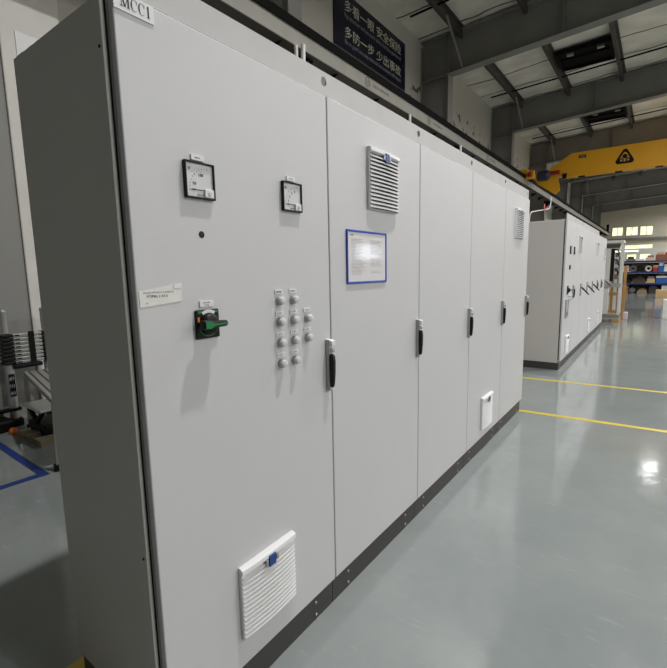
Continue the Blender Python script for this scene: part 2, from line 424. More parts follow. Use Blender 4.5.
def add_handle(e, y=.773, z0=.961, swing=0.):
    h = MB()
    h.box(0, .017, y-.0115, y+.0115, z0, z0+.205)
    hb = h.build('handle', M['zinc'], e, bevel=.004)
    cp = MB(); cp.prism([(.0,z0+.2055),(.016,z0+.2055),(.032,z0+.199),(.032,z0+.184),(.0175,z0+.178),(.0175,z0+.2)], 'y', y-.0115, y+.0115)
    cp.build('handle_cap', M['white_plastic'], hb)
    MB().rev((.017,y+.002,z0+.163), (.05,y+.002,z0+.163), [(0,.0075),(.014,.0075),(.016,.005)], 14).build('key_cylinder', M['chrome'], hb)
    lv = MB()
    secs = []
    for k, (t, w, x0, x1) in enumerate(((0,.006,.019,.028),(.006,.0105,.0185,.033),(.03,.0115,.018,.035),(.08,.0105,.018,.034),(.122,.009,.018,.031),(.132,.006,.019,.028))):
        zz = z0+.148-t
        secs.append([(x0,y-w,zz),(x1-.004,y-w,zz),(x1,y-w+.004,zz),(x1,y+w-.004,zz),(x1-.004,y+w,zz),(x0,y+w,zz)])
    lv.sweep(secs)
    o = lv.build('lever', M['black'], hb, smooth=True)
    if swing:
        piv = Vector((.03, y, z0+.13))
        o.data.transform(Matrix.Translation(piv) @ Matrix.Rotation(swing, 4, 'X') @ Matrix.Rotation(-.5, 4, 'Y') @ Matrix.Translation(-piv))
    return hb

def add_grille(e, y0, z0, w=.258, h=.256, n=14):
    g = MB(); g.box(0, .009, y0, y0+w, z0, z0+h)
    gr = g.build('vent_grille', M['white_plastic'], e, bevel=.002)
    MB().box(.0085, .0091, y0+.005, y0+w-.005, z0+.004, z0+h-.006).build('backing', M['grille_dark'], gr)
    def bulge(u): return .007*(1-(2*u-1)**2)
    K = 10
    def slat(zc, p, m):
        mb = MB(); secs = []
        for k in range(K+1):
            u = k/K; y = y0+.003 + u*(w-.006); x = .0165 + bulge(u)
            secs.append([(.0092, y, zc+p*.30), (x, y, zc-p*.36), (x+.0015, y, zc-p*.30), (x+.0015, y, zc-p*.02), (.0092, y, zc+p*.62)])
        mb.sweep(secs); return mb.build('slat', m, gr)
    top_h = .024
    pitch = (h-top_h-.006)/n
    for k in range(n):
        slat(z0+.003+pitch*(k+.45), pitch, M['white_plastic'])
    mb = MB(); secs = []
    for k in range(K+1):
        u = k/K; y = y0 + u*w; x = .0175+bulge(u)*.6
        secs.append([(.0088,y,z0+h-top_h),(x,y,z0+h-top_h),(x+.006,y,z0+h-top_h+.005),(x+.004,y,z0+h-.006),(x-.006,y,z0+h),(.0088,y,z0+h)])
    mb.sweep(secs); mb.build('hood', M['white_plastic'], gr, smooth=True)
    for s_ in (0, 1):
        yy = y0 + (w-.004)*s_
        mb = MB(); mb.box(.0088, .014, yy, yy+.004, z0, z0+h-top_h); mb.build('side_frame', M['white_plastic'], gr)
    yc = y0+w*.5
    MB().box(.0245, .031, yc-.016, yc+.016, z0+h-.052, z0+h-.012).build('badge', M['badge'], gr, bevel=.002)
    for s_ in (-1, 1):
        MB().box(.0235, .030, yc+s_*.025-.005, yc+s_*.025+.005, z0+h-.043, z0+h-.022).build('clip', M['zinc'], gr, bevel=.001)
    return gr

# --- plain cabinet, source of every other one
plain = cabinet_root(1.6)
add_handle(plain)
def cabinet_copy(y0): 
    c_ = dup(plain); c_.location = (0, y0, 0); return c_
G_NEAR = 'row of joined light grey control cabinets'
c0, c1, c2, c3, c4 = cabinet_copy(0), cabinet_copy(.8), plain, cabinet_copy(2.4), cabinet_copy(3.2)
tag(c0, 'light grey control cabinet with two meters, a black and green switch and ten round lamps', 'control cabinet', G_NEAR)
tag(c1, 'light grey control cabinet with a blue framed document and a grille high on its door', 'control cabinet', G_NEAR)
tag(c2, 'plain light grey control cabinet without grille, next to the blue framed document', 'control cabinet', G_NEAR)
tag(c3, 'light grey control cabinet with one small grille low on its door above the plinth', 'control cabinet', G_NEAR)
tag(c4, 'light grey control cabinet with a grille high on its door, ending at the yellow line', 'control cabinet', G_NEAR)
add_grille(c0, .272, .230)
add_grille(c1, .277, 1.695)
add_grille(c3, .292, .196)
add_grille(c4, .292, 1.690)

# side panel of the first cabinet
sp = MB(); sp.box(-D+.014, -.036, -.008, .0055, .102, 2.066)
spo = sp.build('side_panel', M['cab_side'], c0, bevel=.002)
for zz in (1.955, .66):
    MB().rev((-.050,-.0082,zz), (-.050,-.03,zz), [(0,.004),(.0015,.004)], 12).build('screw', M['groove'], spo)
MB().box(-.0352, -.0345, .001, .0055, .11, 2.06).build('side_gap_shade', M['groove'], c0)  # black strip paints the shade in the groove between side panel and door

# nameplate
np_ = MB(); np_.box(.0005, .003, .004, .104, 2.0275, 2.068); npo = np_.build('nameplate', M['label'], c0)

def serif_letters(parent, y0, z0, h, x, m):
    """narrow roman capitals M C C 1 drawn as strokes"""
    mb = MB(); t, f = h*.14, h*.05
    def st(u0, v0, u1, v1, w): mb.prism([(y0+u0*h-w/2, z0+v0*h),(y0+u0*h+w/2, z0+v0*h),(y0+u1*h+w/2, z0+v1*h),(y0+u1*h-w/2, z0+v1*h)], 'x', x, x+.0005)
    def ser(u, v, w=.26): mb.prism([(y0+(u-w/2)*h, z0+v*h),(y0+(u+w/2)*h, z0+v*h),(y0+(u+w/2)*h, z0+v*h+f),(y0+(u-w/2)*h, z0+v*h+f)], 'x', x+.0001, x+.0006)
    st(.12,0,.12,1,f); st(.12,1,.44,.02,t); st(.44,.02,.76,1,f); st(.76,0,.76,1,t)
    for u, v in ((.12,0),(.76,0)): ser(u, v)
    ser(.10,.95,.2); ser(.78,.95,.2)
    for c_ in (1.33, 2.07):
        n = 18
        for k in range(n):
            a0, a1 = math.radians(48+264*k/n), math.radians(48+264*(k+1)/n)
            def P(a, o):
                th = .05 + .10*max(0, -math.cos(a)); rr_ = 1 if o else 1-th/.36
                return (y0+(c_+.34*math.cos(a)*rr_)*h, z0+(.5+.5*math.sin(a)*(1 if o else 1-th*.7))*h)
            mb.prism([P(a0,0),P(a0,1),P(a1,1),P(a1,0)], 'x', x, x+.0005)
        st(c_+.25,.68,c_+.25,.92,f)
    st(2.72,0,2.72,1,t); ser(2.72,0,.3); st(2.60,.83,2.70,.96,f)
    return mb.build('lettering', m, parent)
serif_letters(npo, .020, 2.0365, .0255, .0032, M['ink'])

# meters
def meter(yc, zc, unit, marks):
    s_ = .048
    m_ = MB(); x1 = .012; t_ = .0042
    m_.box(0, x1, yc-s_, yc+s_, zc+s_-t_, zc+s_).box(0, x1, yc-s_, yc+s_, zc-s_, zc-s_+t_)
    m_.box(0, x1, yc-s_, yc-s_+t_, zc-s_+t_, zc+s_-t_).box(0, x1, yc+s_-t_, yc+s_, zc-s_+t_, zc+s_-t_)
    mo = m_.build('meter', M['black'], c0, bevel=.001)
    MB().box(0, .0062, yc-s_+t_, yc+s_-t_, zc-s_+t_, zc+s_-t_).build('dial', M['dial'], mo)
    px, pz = yc+.026, zc-.026
    ar = MB()
    for k in range(11):
        a = PI*.5 + PI*.5*k/10; r0, r1 = (.058, .061) if k % 5 else (.056, .062)
        cs, sn = math.cos(a), math.sin(a); 
        ar.obox((.0066, px+cs*(r0+r1)/2, pz+sn*(r0+r1)/2), (.0003,0,0), (0,cs*(r1-r0)/2,sn*(r1-r0)/2), (0,-sn*.0006,cs*.0006))
    ar.build('scale', M['ink_grey'], mo)
    for (a, s) in marks:
        aa = math.radians(a)
        text(s, .0115, M['ink'], 'numeral', mo, px+math.cos(aa)*.047, pz+math.sin(aa)*.047-.004, .0066, 'CENTER')
    text(unit, .013, M['ink'], 'unit_letter', mo, yc-.036, zc+.024, .0066)
    MB().obox((.0075, px-.027, pz+.001), (.0004,0,0), (0,-.028,0), (0,.0,.0011)).obox((.0076, px-.046, pz+.001), (.0004,0,0), (0,-.004,0), (0,0,.002)).build('needle', M['ink'], mo)
    cv = MB(); cv.box(.0062, .0115, yc+.012, yc+s_-t_, zc-s_+t_, zc-.020)
    cvo = cv.build('terminal_cover', M['white_plastic'], mo, bevel=.004)
    MB().rev((.0112,yc+.028,zc-.033), (.02,yc+.028,zc-.033), [(0,.0055),(.002,.005)], 14).build('zero_screw', M['zinc'], mo)
    MB().box(.0062, .0072, yc-.01, yc+.010, zc-.0385, zc-.036).build('maker_mark', M['ink_grey'], mo)
    lp = MB(); lp.box(.0003, .004, yc-.021, yc+.021, zc+s_+.005, zc+s_+.019)
    lpo = lp.build('label_plate', M['label'], c0)
    dashes(MB(), yc-.009, yc+.009, zc+s_+.012, .004, .0041, 5, unit).build('small_print', M['ink_grey'], lpo)
meter(.2075, 1.679, 'V', ((158,'50'),(118,'100')))
meter(.585, 1.6815, 'A', ((165,'1'),(145,'2'),(125,'3'),(106,'4')))
MB().rev((-.001,.208,1.536), (.02,.208,1.536), [(0,.0095),(.0015,.0095),(.002,.006)], 20).build('hole_plug', M['groove'], c0)

# rotary switch
yc, zc = .209, 1.288
sw = MB(); sw.box(0, .008, yc-.042, yc+.038, zc-.042, zc+.040); swo = sw.build('rotary_switch', M['black'], c0, bevel=.003)
def arc(mb, r0, r1, a0, a1, x0, x1, n=10):
    for k in range(n):
        a, b = math.radians(a0+(a1-a0)*k/n), math.radians(a0+(a1-a0)*(k+1)/n)
        P = [(yc+r0*math.cos(a),zc+r0*math.sin(a)),(yc+r1*math.cos(a),zc+r1*math.sin(a)),(yc+r1*math.cos(b),zc+r1*math.sin(b)),(yc+r0*math.cos(b),zc+r0*math.sin(b))]
        mb.prism(P, 'x', x0, x1)
    return mb
gm = MB(); gm.box(.0082, .0088, yc-.036, yc-.012, zc+.030, zc+.037).box(.0082, .0088, yc+.014, yc+.033, zc+.030, zc+.037)
arc(gm, .034, .037, 200, 300, .0082, .0088); gm.build('green_marking', M['green'], swo)
arc(MB(), .031, .040, 55, 125, .0082, .0092).build('white_marking', M['label'], swo)
MB().box(.0082, .0092, yc-.038, yc-.031, zc+.006, zc+.020).build('orange_marking', M['orange'], swo)
MB().rev((.0078,yc,zc), (.06,yc,zc), [(0,.030),(.012,.0285),(.017,.025),(.020,.017)], 32).build('knob', M['black'], swo, smooth=True)
lv = MB(); secs = []
for (yy, hw, x0, x1) in ((-.044,.010,.026,.040),(-.040,.013,.024,.046),(-.024,.0125,.023,.048),(-.010,.010,.023,.048),(.012,.009,.025,.048),(.034,.0085,.028,.048),(.039,.006,.031,.045)):
    Y = yc+yy; secs.append([(x0,Y,zc-hw),(x1-.004,Y,zc-hw),(x1,Y,zc-hw+.004),(x1,Y,zc+hw-.004),(x1-.004,Y,zc+hw),(x0,Y,zc+hw)])
lv.sweep(secs); lvo = lv.build('lever', M['black'], swo, smooth=True)
gs = MB(); gs.prism([(yc-.040,zc-.009),(yc-.024,zc-.0105),(yc-.010,zc-.0035),(yc+.036,zc-.002),(yc+.036,zc+.002),(yc-.010,zc+.0035),(yc-.024,zc+.0105),(yc-.040,zc+.009)], 'x', .0478, .0488)
gs.build('green_pointer', M['green'], swo)
lp = MB(); lp.box(.0003, .004, yc-.023, yc+.023, zc+.048, zc+.064); lpo = lp.build('label_plate', M['label'], c0)
mk = MB(); dashes(mk, yc-.012, yc+.012, zc+.0595, .004, .0041, 6, 3); dashes(mk, yc-.007, yc+.007, zc+.0525, .004, .0041, 3, 4); mk.build('small_print', M['ink_grey'], lpo)

# ten indicator lamps
for ci, ry in enumerate((.5075, .5785, .6525)):
    for ri, rz in enumerate((1.334, 1.262, 1.190, 1.118)):
        if ci == 2 and ri in (0, 3): continue
        b_ = MB(); b_.rev((0,ry,rz), (.05,ry,rz), [(0,.0155),(.005,.0155),(.008,.0148),(.012,.0145),(.0125,.013)], 28)
        bo = b_.build('indicator_lamp', M['lens_ring'], c0, smooth=True)
        MB().rev((.0122,ry,rz), (.05,ry,rz), [(0,.0132),(.007,.0130),(.0095,.0118),(.0108,.0085),(.0112,.002)], 28).build('lens', M['lens'], bo, smooth=True)
        lp = MB(); z1 = rz+.023
        lp.box(.0003, .003, ry-.0185, ry+.0185, z1, z1+.0135)
        lpo = lp.build('label_plate', M['label'], c0)
        dashes(MB(), ry-.013, ry+.013, z1+.0068, .0055, .0031, 4, ci*7+ri).build('small_print', M['ink'] if ri == 0 else M['ink_pale'], lpo)

# lifting rails (front with round holes)
def holed_plate(mb, x0, x1, y0, y1, z0, z1, holes, r):
    """vertical plate in the y-z plane with round holes at (y, z)"""
    n = 24; bm = mb.bm; cur = y0
    def quad(a, b, c_, d): bm.faces.new((a, b, c_, d))
    for (hy, hz) in holes:
        a, b = max(hy-.05, y0), min(hy+.05, y1)
        if a > cur: mb.box(x0, x1, cur, a, z0, z1)
        rings = {}
        for key, x in (('b', x0), ('f', x1)):
            inner, outer = [], []
            for k in range(n):
                t_ = 2*PI*(k+.5)/n; cs, sn = math.cos(t_), math.sin(t_)
                inner.append(bm.verts.new((x, hy+r*cs, hz+r*sn)))
                sc = min(((b-hy) if cs > 0 else (hy-a))/max(abs(cs),1e-6), ((z1-hz) if sn > 0 else (hz-z0))/max(abs(sn),1e-6))
                outer.append(bm.verts.new((x, hy+sc*cs, hz+sc*sn)))
            # square corners
            rings[key] = (inner, outer)
            for k in range(n): quad(inner[k], inner[(k+1)%n], outer[(k+1)%n], outer[k])
            for (cy2, cz2) in ((a,z0),(b,z0),(b,z1),(a,z1)):
                # nearest two consecutive outer points around the corner
                best = min(range(n), key=lambda k: (outer[k].co - Vector((x,cy2,cz2))).length + (outer[(k+1)%n].co - Vector((x,cy2,cz2))).length)
                v = bm.verts.new((x, cy2, cz2)); bm.faces.new((outer[best], outer[(best+1)%n], v))
        for k in range(n): quad(rings['b'][0][k], rings['b'][0][(k+1)%n], rings['f'][0][(k+1)%n], rings['f'][0][k])
        bm.faces.new([bm.verts.new(p) for p in ((x0,a,z1),(x1,a,z1),(x1,b,z1),(x0,b,z1))])
        cur = b
    if cur < y1: mb.box(x0, x1, cur, y1, z0, z1)
def lifting_rail(xf, y0, y1, ncab, ybase, sgn=1, zt=ZT):
    mb = MB()
    holes = [(min(ybase + .8*k, y1-.036), zt+.052) for k in range(1, ncab+1)]
    holed_plate(mb, xf-.004, xf, y0, y1, zt+.006, zt+.086, holes, .0165)
    if sgn > 0: mb.box(xf-.06, xf-.0045, y0, y1, zt+.0055, zt+.0095)
    else: mb.box(xf+.0005, xf+.05, y0, y1, zt+.0055, zt+.0095)
    return mb
tag(lifting_rail(-.010, .003, 3.985, 5, 0.).build('lifting_rail', M['rail']), 'pale steel lifting rail with round holes along the near cabinets front top', 'lifting rail')
mb = MB(); holed_plate(mb, -.548, -.544, .003, 3.985, 2.074, 2.148, [(.066,2.106)], .0145); mb.box(-.5435,-.50,.003,3.985,2.0745,2.0785)
tag(mb.build('lifting_rail', M['rail']), 'white rail sticking up behind the near cabinet top, seen past its dark side panel', 'lifting rail')

# taped note
nt_ = MB(); nt_.prism([(.011,1.347),(.131,1.357),(.132,1.388),(.1325,1.405),(.118,1.4035),(.010,1.387)], 'x', .0004, .0012)
no = nt_.build('paper_note', M['note']); tag(no, 'small torn white paper note with faint handwriting taped on the first cabinet door', 'note')
wr = MB()
for (a, b, z, h, n_, sd) in ((.022,.108,1.3835,.005,16,1),(.03,.056,1.3755,.006,4,2),(.042,.092,1.3735,.007,7,3),(.028,.034,1.357,.004,1,5)):
    dashes(wr, a, b, z, h, .0013, n_, sd)
wr.build('handwriting', M['ink_pale'], no)
MB().box(.0013,.0022,.1085,.131,1.392,1.4025).build('tape', M['label'], no)

# framed document on the second cabinet
dc = empty('framed_document', (0, .912, 1.376)); tag(dc, 'white printed sheet in a blue frame hung on the second cabinet door', 'document')
w_, h_, t_ = .325, .222, .009
f = MB(); f.box(.0006,.007,0,w_,0,t_).box(.0006,.007,0,w_,h_-t_,h_).box(.0006,.007,0,t_,t_,h_-t_).box(.0006,.007,w_-t_,w_,t_,h_-t_)
f.build('frame', M['blue_frame'], dc, bevel=.002)
MB().box(.0006,.0035,t_,w_-t_,t_,h_-t_).build('sheet', M['paper'], dc)
pr = MB()
for k in range(26):
    z = h_-.038-k*.0058
    dashes(pr, .036, .036+random.uniform(.07,.115), z, .0016, .0036, 9, k)
for k in range(26):
    z = h_-.038-k*.0058
    if k in (11,12,20,21,22,25): continue
    dashes(pr, .185, .185+random.uniform(.07,.11), z, .0016, .0036, 8, 50+k)
pr.build('lettering', M['ink_grey'], dc)
dashes(MB(), .028, .052, h_-.022, .005, .0036, 3, 9).build('heading', M['ink'], dc)

# ------------------------------------------------------------------ second cabinet row
Y2 = 6.146
G_FAR = 'second row of light grey control cabinets'
far = [cabinet_copy(Y2 + .8*k) for k in range(7)]
far_labels = [
    'far light grey control cabinet with two dark meters and a white framed slot',
    'far light grey control cabinet with one high grille, next to the two dark meters',
    'far light grey control cabinet without grille, third from the bare side panel',
    'far light grey control cabinet, fourth from the bare side panel, with a low white grille',
    'far light grey control cabinet under the far end of the pale lifting rail',
    'far light grey control cabinet just past the lifting rail, one before the open frame',
    'last light grey control cabinet of the far row, beside the open frame']
for o, l in zip(far, far_labels): tag(o, l, 'control cabinet', G_FAR)
sp2 = MB(); sp2.box(-D, -.036, -.008, .0055, .102, 2.066); sp2.build('side_panel', M['cab_side'], far[0], bevel=.002)
MB().box(-.0352, -.0345, .001, .0055, .11, 2.06).build('side_gap_shade', M['groove'], far[0])  # same painted groove shade on the far row
tag(lifting_rail(-.010, Y2+.003, Y2+3.99, 5, Y2).build('lifting_rail', M['rail']), 'pale steel lifting rail along the front top of the far cabinets', 'lifting rail')
for (yy) in (.375, .72):
    m_ = MB(); m_.box(0,.012,yy-.048,yy+.048,1.62,1.73); mo = m_.build('meter', M['black'], far[0], bevel=.002)
    MB().box(.0122,.0132,yy-.038,yy+.038,1.65,1.72).build('dial', M['ink_grey'], mo)
m_ = MB(); m_.box(0,.012,.34,.42,1.40,1.46); m_.build('meter', M['black'], far[0])
m_ = MB(); m_.box(0,.010,.25,.35,1.05,1.17); ro = m_.build('rotary_switch', M['black'], far[0], bevel=.003)
MB().rev((.01,.30,1.11),(.06,.30,1.11),[(0,.032),(.02,.03),(.026,.02)],20).build('knob', M['black'], ro)
MB().box(.034,.055,.30,.40,1.10,1.12).build('lever', M['ink_grey'], ro)
m_ = MB(); m_.box(0,.02,.18,.20,.72,.98).box(0,.02,.33,.35,.72,.98).box(0,.02,.20,.33,.72,.74).box(0,.02,.20,.33,.96,.98)
fo = m_.build('slot_frame', M['zinc'], far[0], bevel=.002)
MB().box(0,.008,.20,.33,.80,.96).build('slot_card', M['white'], fo)
for k, yy in enumerate((.42,.50,.58)):
    for zz in (1.02, .97):
        MB().rev((0,yy,zz),(.03,yy,zz),[(0,.015),(.014,.013),(.026,.010)],14).build('indicator_lamp', M['lens'], far[0], smooth=True)
add_grille(far[1], .36, 1.66); add_grille(far[0], .30, .19)
add_grille(far[4], .34, 1.66); add_grille(far[3], .38, .20)
add_grille(far[6], .30, 1.60); add_grille(far[5], .34, .22)
# handles of the far row: levers swung out
for k in (1, 2, 3, 6):
    for h in kids(far[k]):
        if h.name.startswith('handle'):
            for l in kids(h):
                if l.name.startswith('lever'):
                    l.data = l.data.copy(); piv = Vector((.03,.773,1.10))
                    l.data.transform(Matrix.Translation(piv) @ Matrix.Rotation(-.75, 4, 'Y') @ Matrix.Scale(1.3, 4) @ Matrix.Translation(-piv))

# ------------------------------------------------------------------ open frame enclosure on its pallet
pal = empty('wooden_pallet', (-.22, 12.82, 0)); tag(pal, 'low pine pallet under the open grey cabinet frame', 'pallet')
for xx in (-.45, -.04, .38): MB().box(xx,xx+.12,-.02,.77,.0,.085).build('bearer', M['wood'], pal, bevel=.004)
for k in range(6): MB().box(-.45+.16*k,-.45+.16*k+.13,-.02,.77,.086,.104).build('deck_board', M['alu_dull'], pal, bevel=.003)
fr = empty('open_cabinet_frame', (-.27, 12.86, .105)); tag(fr, 'open light grey cabinet frame with black cables standing on a pallet', 'cabinet frame')
for (xx, yy) in ((0,0),(.49,0),(0,.56),(.49,.56)):
    MB().box(xx,xx+.05,yy,yy+.05,.09,1.92).build('post', M['white_paint'], fr, bevel=.004)
m_ = MB(); m_.box(0,.54,0,.61,0,.089); m_.build('base', M['steel_paint'], fr, bevel=.004)
m_ = MB(); m_.box(-.01,.55,-.01,.62,1.921,1.985); m_.build('top_frame', M['white_paint'], fr, bevel=.004)
m_ = MB(); m_.box(.06,.48,.006,.05,1.80,1.90); m_.build('terminal_box', M['plinth'], fr)
m_ = MB(); m_.box(.16,.28,.03,.12,.1,1.78); m_.build('mounting_panel', M['white_paint'], fr)
m_ = MB(); m_.box(.285,.36,.05,.14,.95,1.78); m_.build('black_panel', M['black'], fr)
m_ = MB(); m_.box(.0,.54,-.015,-.001,.80,.90); m_.build('cross_bar', M['zinc'], fr)
for k, zz in enumerate((1.70, 1.45, 1.2)):
    MB().tube([(.34,.045,zz),(.36,.03,zz+.05),(.41,.025,zz+.06),(.45,.025,zz),(.455,.03,zz-.10)], .016, 8).build('cable', M['black'], fr, smooth=True)
for k in range(4):
    m_ = MB(); m_.box(.37,.46,.2,.30,1.0+.19*k,1.12+.19*k); m_.build('terminal_block', M['coil_grey'], fr, bevel=.006)

cr = empty('timber_crate_frame', (-.1, 14.2, 0)); tag(cr, 'open frame of pine timber posts behind the cabinet frame on the pallet', 'crate')
for (xx, yy, hh) in ((-.28,0,1.3),(.02,.5,1.3),(.22,0,1.25),(.33,.35,1.45)):
    MB().box(xx,xx+.07,yy,yy+.07,0,hh).build('post', M['wood'], cr, bevel=.004)
for zz in (.12, .62, 1.15): MB().box(-.28,.29,-.026,-.001,zz,zz+.09).build('slat', M['wood'], cr, bevel=.003)
b = MB().box(.32,.42,13.7,13.95,0,.19).build('small_box', M['pink'], bevel=.01); tag(b, 'small pale pink box on the floor beside the pallet', 'box')
b = MB().box(1.18,1.62,14.25,14.75,0,.52).build('white_box', M['white'], bevel=.01); tag(b, 'white box standing alone on the aisle floor at the photo edge', 'box')
b = MB().box(.98,1.55,23.9,24.4,.0,.36).build('carton', M['carton_tan'], bevel=.01); tag(b, 'tan carton on the floor in front of the blue rack', 'box')

# ------------------------------------------------------------------ storage rack far down the hall
RY = 28.
rk = empty('storage_rack', (0, RY, 0)); tag(rk, 'long blue steel storage rack with three loaded shelves across the aisle end', 'rack')
for xx in (-.75, 1.75, 4.25):
    for yy in (0, .75): MB().box(xx,xx+.07,yy,yy+.07,0,2.0).build('upright', M['rack_blue'], rk)
for zz in (.50, 1.09, 1.67):
    MB().box(-.68,4.24,.765,.769,zz-.5,zz-.055).build('dark_backing', M['plinth'], rk)  # dark sheet added to darken the view through the shelves
    for yy in (-.02, .80): MB().box(-.75,4.32,yy-.03,yy+.02,zz-.035,zz+.04).build('beam', M['rack_blue'], rk)
    MB().box(-.74,4.31,.02,.76,zz+.02,zz+.045).build('shelf_board', M['beige'], rk)
G_R = 'goods on the blue rack'
def good(name, shape, m, label, cat):
    o = shape.build(name, m, bevel=.008); tag(o, label, cat, G_R); return o
def bx(x0, x1, z0, h, d=.5, y=RY+.1): return MB().box(x0, x1, y, y+d, z0, z0+h)
T3, T2, T1 = 1.716, 1.136, .546
good('carton', bx(.85,1.70,T3,.30), M['carton_red'], 'large reddish brown carton on the top shelf of the blue rack', 'box')
good('carton', bx(.42,.82,T3,.17), M['pink'], 'low pinkish carton on the top shelf beside the large reddish carton', 'box')
good('parts_tray', bx(-.42,-.02,T3,.12), M['coil_grey'], 'flat grey tray of parts at the timber end of the top shelf', 'tray')
good('carton', bx(.0,.38,T3,.09), M['white'], 'flat white carton in the middle of the top shelf', 'box')
good('carton', bx(-.62,-.28,T2,.34), M['pink'], 'pink and white carton at the timber end of the middle shelf', 'box')
for k, (xx, m_, l) in enumerate(((-.10,'coil_grey','grey cable coil on the middle shelf, next to the pink carton'),(.24,'black','black cable coil on the middle shelf between the grey and white coils'),(.58,'white','white cable coil on the middle shelf of the blue rack'))):
    o = MB().torus((xx, RY+.22, T2+.168), .115, .05, 'y').build('cable_coil', M[m_], smooth=True); tag(o, l, 'cable coil', G_R)
good('carton', bx(.78,.98,T2,.22), M['red'], 'small red box on the middle shelf', 'box')
good('carton', bx(.77,.985,T2+.222,.12), M['carton_tan'], 'tan carton lying on top of the small red box', 'box')
good('crate', bx(1.0,1.22,T2,.30), M['crate_blue'], 'blue and grey bin at the end of the middle shelf', 'bin')
good('carton', bx(1.24,1.68,T2,.38), M['white'], 'tall white carton on the middle shelf beside the blue bin', 'box')
def lump(x0, x1, z0, h, seed):
    rr = random.Random(seed); mb = MB(); secs = []
    n = 8
    for k in range(n+1):
        u = k/n; x = x0+(x1-x0)*u; hh = h*(.25+.75*math.sin(PI*min(max(u,.06),.94))**.6)*rr.uniform(.85,1.05)
        secs.append([(x,RY+.1,z0),(x,RY+.12,z0+hh*.7),(x,RY+.28,z0+hh),(x,RY+.48,z0+hh*.75),(x,RY+.52,z0)])
    return mb.sweep(secs)
o = lump(-.5,-.12,T1,.3,1).build('tool_bag', M['black'], smooth=True); tag(o, 'black bag lying on the lowest shelf of the blue rack', 'bag', G_R)
o = lump(-.08,.5,T1,.42,2).build('covered_machine', M['tarp'], smooth=True); tag(o, 'dark brown covered bulk in the middle of the lowest shelf', 'machine', G_R)
good('carton', bx(.56,.90,T1,.24), M['carton_tan'], 'tan carton on the lowest shelf beside the dark brown bulk', 'box')
good('crate', bx(.94,1.5,T1,.26), M['crate_blue'], 'large bright blue crate on the lowest shelf', 'crate')
good('carton', bx(.94,1.4,T1+.262,.10), M['white'], 'flat white carton lying on the large bright blue crate', 'box')
def fl(x0, x1, h): return MB().box(x0, x1, RY+.1, RY+.6, 0, h)
good('carton', fl(-.62,-.24,.40), M['carton'], 'brown carton on the floor under the timber end of the rack', 'box')
good('pump', MB().rev((-.07,RY+.2,.15),(-.07,RY+.5,.15),[(0,.14),(.05,.15),(.25,.15),(.3,.08)],16), M['coil_grey'], 'round grey motor on the floor under the rack', 'motor')
good('sack', MB().sweep([[(x,RY+.1,0),(x,RY+.1,h*.7),(x,RY+.3,h),(x,RY+.5,h*.7),(x,RY+.5,0)] for x, h in ((.15,.12),(.23,.24),(.4,.27),(.55,.22),(.6,.1))]), M['beige'], 'beige sack on the floor under the rack', 'sack')
good('machine_base', fl(.66,1.1,.30), M['tarp'], 'dark low machine part on the floor under the blue crate', 'machine')
good('carton', fl(1.2,1.6,.42), M['white'], 'white carton on the floor under the far corner of the rack', 'box')

for k, (x0, x1, z0, h, m_, l) in enumerate(((-.6,-.2,T1,.36,'tarp','added dark box at the back of the lowest shelf behind the black bag'),
        (.55,.95,T1,.42,'plinth','added tall dark box at the back of the lowest shelf behind the tan carton'),
        (1.0,1.6,T1,.44,'plinth','added long dark box at the back of the lowest shelf behind the blue crate'),
        (-.62,-.2,0.,.43,'plinth','added dark box on the floor at the back of the rack behind the brown carton'),
        (-.1,.55,0.,.42,'plinth','added long dark box on the floor at the back of the rack behind the sack'),
        (.62,1.12,0.,.40,'plinth','added dark box on the floor at the back of the rack behind the machine part'),
        (-.2,.55,T2,.42,'coil_grey','wide grey carton at the back of the middle shelf behind the cable coils'),
        (.62,1.2,T2,.44,'carton','brown carton at the back of the middle shelf behind the red box'))):
    good('carton', bx(x0, x1, z0, h, .1, RY+.63), M[m_], l, 'box')  # dark boxes are added backing that darkens the space behind the goods

for x0, x1, z0, h, m_, l in ((1.24,1.5,T3+.302,.10,'red','flat red box lying on the large reddish carton'),
        (.9,1.2,T3+.302,.13,'carton_tan','tan box lying on the large reddish carton'),
        (.5,.78,T3+.172,.10,'carton','small brown box lying on the low pinkish carton'),
        (-.36,-.1,T3+.122,.10,'black','small black box lying on the flat grey tray'),
        (-.58,-.34,T2+.342,.10,'black','flat black box lying on the pink and white carton'),
        (1.02,1.2,T2+.302,.14,'white','small white box lying on the blue and grey bin'),
        (.58,.86,T1+.242,.10,'coil_grey','flat grey box lying on the tan carton of the lowest shelf'),
        (1.02,1.35,T1+.364,.09,'plinth','dark flat box lying on the flat white carton'),
        (-.58,-.3,.402,.045,'white','thin white packet lying on the brown floor carton'),
        (.70,1.0,.302,.10,'rack_blue','small dark blue box lying on the dark low machine part')):
    good('small_carton', bx(x0, x1, z0, h, .3), M[m_], l, 'box')

# white partition room behind the rack
PY = 46.
pt = MB(); 
for (a, b, z0, z1) in ((-4.28,-1.35,0,2.95),(-1.35,6,0,1.85),(-1.35,6,2.52,2.95),(-.58,-.42,1.85,2.52),(.42,6,1.85,2.52)): pt.box(a,b,PY,PY+.12,z0,z1)
struct(pt.build('partition_wall', M['partition']))
for k, (a, b) in enumerate(((-1.35,-.58),(-.42,.42))):
    e = struct(empty('window_%d' % (5+k), (0,PY,0)))
    m_ = MB(); m_.box(a,b,.02,.08,1.85,1.90).box(a,b,.02,.08,2.47,2.52).box(a,a+.05,.02,.08,1.90,2.47).box(b-.05,b,.02,.08,1.90,2.47)
    m_.build('window_frame', M['window_frame'], e); MB().box(a+.05,b-.05,.05,.06,1.90,2.47).build('pane', M['pane'], e)
tl = empty('wall_lamp_tube', (-1.4, PY-.11, 2.74)); tag(tl, 'glowing white tube light on the partition above the rack', 'light')
